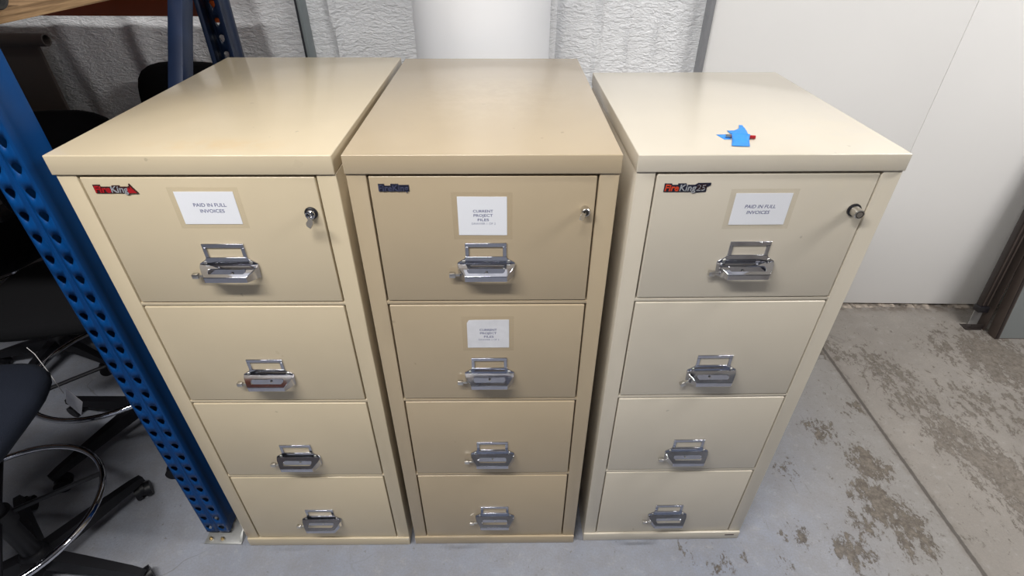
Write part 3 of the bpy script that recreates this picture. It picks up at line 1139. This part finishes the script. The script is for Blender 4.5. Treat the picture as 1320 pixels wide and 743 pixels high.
for (y0, y1) in ((.898, .952), (1.947, 2.0)):
    bmb = MB()
    bmb.box(-2.38, -.045, y0 - 1.45, y1 - 1.45, 2.28, 2.384, 'rack_orange', bevel=.006, seg=3)
    bmb.build('beam', rack)['label'] = 'orange shelf beam'
deck = MB()
deck.box(-3.36, -1.031, .925, 1.985, 2.385, 2.410, 'wood', bevel=.0008)
tag(deck.build('shelf_board'), 'upper plywood shelf board of the blue rack, above the picture', 'shelf board')
deck = MB()
deck.box(-3.36, -1.031, .925, 1.985, 1.523, 1.548, 'wood', bevel=.0008)
tag(deck.build('shelf_board'), 'lower plywood shelf board of the blue rack, its edge seen top left', 'shelf board')
rl = MB()
rl.lathe([(.008, -.003), (.019, -.003), (.021, .003), (.026, .003), (.028, .0), (.028, -.42), (.025, -.425)], 'rubber', (0, 0, 0), 40, 'x')
ro = rl.build('rubber_roll', loc=(-1.012, 1.145, 1.5765))
tag(ro, 'round end of a grey black roll resting on the plywood shelf edge', 'roll')


# ------------------------------------------------------------------ drafting chairs under the rack
def rounded_pad(mb, wx, wy, wz, z, c, mname, crown=.015, n=4.0):
    """superellipse cushion centred at c"""
    rings = []
    prof = [(0.80, -wz / 2), (0.95, -wz / 2 + .006), (1.0, -wz * .1), (0.985, wz * .25), (0.92, wz / 2 - .006), (0.75, wz / 2 + crown * .3), (0.4, wz / 2 + crown * .8), (0.02, wz / 2 + crown)]
    seg = 40
    v = []
    for (s_, h) in prof:
        for k in range(seg):
            t = 2 * PI * k / seg
            cx_, sy_ = math.cos(t), math.sin(t)
            rr = (abs(cx_) ** n + abs(sy_) ** n) ** (-1 / n)
            v.append((wx / 2 * s_ * rr * cx_, wy / 2 * s_ * rr * sy_, h))
    return v, seg, len(prof)


def pad_object(name, parent, wx, wy, wz, mname, mat4, crown=.015, n=4.0):
    mb = MB()
    v, seg, k = rounded_pad(mb, wx, wy, wz, 0, None, mname, crown, n)
    f = []
    for j in range(k - 1):
        for i in range(seg):
            f.append((j * seg + i, j * seg + (i + 1) % seg, (j + 1) * seg + (i + 1) % seg, (j + 1) * seg + i))
    f.append(tuple(range(seg - 1, -1, -1)))
    f.append(tuple((k - 1) * seg + i for i in range(seg)))
    mb._add(v, f, mname, mat4)
    return mb.build(name, parent, angle=60)


def drafting_chair(label, x, y, base_rot, seat_rot, ring_z, ring_r, seat_z, fabric, leg_r=.315, back_h=.52, seat_off=0.0, seat_w=.47, back_w=.42, arms=False):
    root = thing('drafting_chair', label, 'chair', (x, y, 0), 0, 'tall office chairs stored under the rack')
    hub = MB()
    hub.lathe([(.034, .075), (.040, .085), (.040, .125), (.030, .140), (.024, .142)], 'black_nylon', (0, 0, 0), 28)
    hub.build('hub', root)
    for k in range(5):
        t = base_rot + k * 2 * PI / 5
        u = Vector((math.cos(t), math.sin(t), 0))
        n_ = Vector((-u.y, u.x, 0))
        lg = MB()

        def section(rr, hw, zb, zt):
            return [u * rr - n_ * hw + Vector((0, 0, zb)), u * rr + n_ * hw + Vector((0, 0, zb)), u * rr - n_ * hw * .7 + Vector((0, 0, zt)), u * rr + n_ * hw * .7 + Vector((0, 0, zt))]
        secs = [section(.030, .026, .080, .128), section(.15, .022, .072, .112), section(leg_r - .02, .017, .062, .088), section(leg_r + .012, .014, .062, .080)]
        v = [tuple(q) for sct in secs for q in sct]
        f = []
        for j in range(3):
            o = j * 4
            f += [(o, o + 4, o + 5, o + 1), (o + 1, o + 5, o + 7, o + 3), (o + 3, o + 7, o + 6, o + 2), (o + 2, o + 6, o + 4, o)]
        f += [(0, 1, 3, 2), (12, 14, 15, 13)]
        lg._add(v, f, 'black_nylon')
        lo = lg.build('base_leg', root, angle=50)
        cs = MB()
        c0 = u * leg_r
        a2 = t + 0.9 + k * 1.7
        ax_ = Vector((math.cos(a2), math.sin(a2), 0))
        tr = Vector((-ax_.y, ax_.x, 0)) * .012
        for sg in (-1, 1):
            q0 = c0 + tr + ax_ * sg * .006 + Vector((0, 0, .026))
            q1 = c0 + tr + ax_ * sg * .024 + Vector((0, 0, .026))
            cs.cyl(q0, q1, .026, 'black_nylon', n=24)
        q0 = c0 + tr + ax_ * -.0065 + Vector((0, 0, .034))
        q1 = c0 + tr + ax_ * .0065 + Vector((0, 0, .034))
        cs.cyl(q0, q1, .024, 'black_nylon', n=20)
        cs.cyl(c0 + Vector((0, 0, .040)), c0 + Vector((0, 0, .072)), .0055, 'chrome', n=12)
        cs.build('caster', lo, angle=40)
    gp = MB()
    gp.cyl((0, 0, .10), (0, 0, seat_z * .62), .025, 'black_nylon', n=24)
    gp.cyl((0, 0, seat_z * .60), (0, 0, seat_z - .055), .014, 'chrome', n=20)
    gp.build('gas_column', root)
    rg = MB()
    pts = [(ring_r * math.cos(2 * PI * k / 64), ring_r * math.sin(2 * PI * k / 64), ring_z) for k in range(64)]
    rg.tube(pts, .0092, 'chrome', 14, True)
    fr_ = rg.build('foot_ring', root, angle=80)
    fr_['label'] = 'chrome tubular foot ring'
    sp = MB()
    sp.cyl((0, 0, ring_z - .025), (0, 0, ring_z + .025), .034, 'black_nylon', n=24)
    for k in range(4):
        t = seat_rot + .5 + k * PI / 2
        sp.tube([(.03 * math.cos(t), .03 * math.sin(t), ring_z + .006), (ring_r * .5 * math.cos(t), ring_r * .5 * math.sin(t), ring_z + .004), ((ring_r - .006) * math.cos(t), (ring_r - .006) * math.sin(t), ring_z)], .0075, 'black_nylon', 8)
    sp.build('ring_spokes', root)
    sm = Matrix.Rotation(seat_rot, 4, 'Z')
    mech = MB()
    mech.box(-.09, .09, -.07, .07, seat_z - .07, seat_z - .035, 'black_nylon', bevel=.01, mat=sm)
    mech.box(-.245, -.09, .03, .055, seat_z - .065, seat_z - .050, 'black_nylon', bevel=.004, mat=sm)
    mech.build('seat_mechanism', root)
    pad_object('seat', root, seat_w, .45, .065, fabric, Matrix.Translation((0, 0, seat_z)) @ sm @ Matrix.Translation((0, seat_off, 0)))
    # backrest at local +y
    bm4 = Matrix.Translation((0, 0, 0)) @ sm @ Matrix.Translation((0, .255 + seat_off, seat_z + back_h - .19)) @ Matrix.Rotation(R(90 - 8), 4, 'X')
    pad_object('backrest', root, back_w, .38, .055, fabric, bm4, .02, 3.6)
    bs = MB()
    pts = [sm @ Vector(q) for q in ((0, .06, seat_z - .05), (0, .20, seat_z - .055), (0, .30, seat_z - .02), (0, .315, seat_z + .08), (0, .305, seat_z + back_h - .25))]
    bs.tube(pts, .014, 'black_nylon', 10)
    bs.build('back_support', root)
    if arms:
        for sg in (-1, 1):
            ar = MB()
            xa = sg * (seat_w / 2 + .035)
            ar.box(xa - .042, xa + .042, -.15, .13, seat_z + .19, seat_z + .222, 'black_nylon', bevel=.012, seg=3, mat=sm)
            pts = [sm @ Vector(q) for q in ((sg * .10, .02, seat_z - .05), (xa - sg * .01, .02, seat_z - .05), (xa + sg * .012, .02, seat_z + .0), (xa + sg * .006, .01, seat_z + .195))]
            ar.tube(pts, .018, 'black_nylon', 10)
            ar.build('armrest', root)
    return root


drafting_chair('dark navy office chair nearest the front, its full chrome foot ring in view', -1.452, .822, R(-5), R(100), .31, .246, .66, 'navy_fabric', leg_r=.315)
drafting_chair('black tall office chair behind the navy one, a paper tag hanging by its foot ring', -1.49, 1.43, R(-116), R(12), .33, .275, .66, 'black_fabric', leg_r=.34, back_h=.52, seat_w=.50, back_w=.45, arms=True)
drafting_chair('black office chair farthest back, only its rounded back showing behind the cream cabinet', -1.345, 1.955, R(-107), R(0), .36, .235, .70, 'black_fabric', leg_r=.29, back_h=.515, back_w=.43)
drafting_chair('black office chair at the far left by the brown board, mostly hidden in shade', -2.09, 1.81, R(-92), R(-8), .36, .24, .62, 'black_fabric', leg_r=.27, back_h=.46, back_w=.42, arms=True)

# paper tag hanging by the second chair
tg = MB()
tp = [(-1.409, 1.15, .490), (-1.361, 1.13, .450), (-1.381, 1.12, .400), (-1.426, 1.14, .435)]
tv = [Vector(q) for q in tp]
nn = (tv[1] - tv[0]).cross(tv[3] - tv[0]).normalized() * .0006
tg._add([tuple(q - nn) for q in tv] + [tuple(q + nn) for q in tv], [(0, 1, 2, 3), (7, 6, 5, 4), (0, 4, 5, 1), (1, 5, 6, 2), (2, 6, 7, 3), (3, 7, 4, 0)], 'paper_worn')
tg_o = tg.build('hang_tag', smooth=False)
tag(tg_o, 'small white paper tag dangling on a thread near a chrome foot ring', 'tag')
th = MB()
th.tube([(-1.416, 1.141, .475), (-1.44, 1.16, .54), (-1.475, 1.185, .60), (-1.492, 1.19, .622)], .0011, 'mill', 6)
th.build('thread', tg_o)

# brown board with a rolled top edge at the back
bdr = thing('rolled_screen', 'dull brown board with a tube along its top edge standing at the textured wall', 'board', (-2.42, 2.245, 0), 0)
q = MB()
q.box(-.53, .51, -.008, .008, 0.0, 1.275, 'brown_board', bevel=.002)
q.build('board', bdr)
q = MB()
prof_o = [(.024, -.56), (.024, .56), (.018, .56), (.017, .50)]
q.lathe(prof_o, 'brown_board', (0, -.008, 1.290), 32, 'x')
q.lathe([(.0168, .51), (.0165, .512)], 'black_plastic', (0, -.008, 1.290), 24, 'x')
q.build('tube', bdr)

# ------------------------------------------------------------------ leaning window parts on the right
LEAN = -R(9.5)
wn = thing('window_frame', 'grey panel in a bronze aluminium frame leaning on the white wall', 'window frame', (2.334, 2.012, 0.0), 0, rx=LEAN)
q = MB()
q.box(0, .022, 0, .048, 0.0, 1.50, 'bronze', bevel=.001)
q.box(.0215, .62, 0.002, .046, 1.478, 1.50, 'bronze', bevel=.001)
q.box(.0215, .62, 0.004, .046, 0.0, .004, 'bronze')
q.box(.62, .642, 0, .048, 0.0, 1.50, 'bronze', bevel=.001)
q.build('frame', wn)
q = MB()
q.box(.0215, .62, .004, .044, .004, 1.478, 'grey_panel')
q.build('infill_panel', wn, smooth=False)['label'] = 'flat grey infill'
q = MB()
q.box(.003, .012, -.004, 0, 0.004, 1.49, 'bronze_dark')
q.build('gasket', wn, smooth=False)

ch = thing('metal_channel', 'pale aluminium channel with dark flanges propped behind the grey framed panel', 'metal channel', (2.262, 2.095, 0.0), 0, rx=-R(6.2))
q = MB()
q.box(.020, .068, .030, .034, .0, 1.55, 'mill', bevel=.0006)
q.box(.064, .068, -.02, .03, .0, 1.55, 'bronze', bevel=.0006)
q.build('web', ch)['label'] = 'pale grey web'
q = MB()
q.box(-.022, .055, -.016, .034, .0, .005, 'bronze_dark', bevel=.001)
q.box(.0, .060, -.012, -.008, .005, .030, 'bronze_dark', bevel=.001)
q.build('bottom_bracket', ch)['label'] = 'dark flat bracket on the floor'
q = MB()
q.box(.000, .040, -.006, .020, .128, 1.50, 'bronze_dark', bevel=.001)
q.box(.006, .012, -.012, -.006, .140, 1.48, 'bronze', bevel=.0006)
q.box(.026, .033, -.012, -.006, .140, 1.48, 'bronze', bevel=.0006)
q.box(.038, .046, .016, .032, .128, 1.50, 'bronze_dark')
dk = q.build('dark_rail', ch)
q = MB()
q.box(-.004, .044, -.016, .024, .100, .132, 'black_plastic', bevel=.003)
q.build('end_cap', dk)['label'] = 'black plastic end cap'


# ------------------------------------------------------------------ ceiling lamps
for i, (lx, ly, ln, pw, lc) in enumerate(LAMPS):
    lab = ['long ceiling strip light above and before the cream cabinet', 'ceiling strip light on the right above the leaning window parts',
           'ceiling strip light far back near the doorway', 'added unseen strip light brightening the back wall and cabinet tops'][i]
    fx = thing('strip_light', lab, 'ceiling light', (lx, ly, CEIL), 0, 'ceiling strip lights')
    q = MB()
    q.box(-ln / 2 - .03, ln / 2 + .03, -.11, .11, -.10, 0, 'white_paint', bevel=.006)
    q.build('housing', fx)
    q = MB()
    q.box(-ln / 2, ln / 2, -.085, .085, -.125, -.099, 'tube', bevel=.01)
    q.build('diffuser', fx)
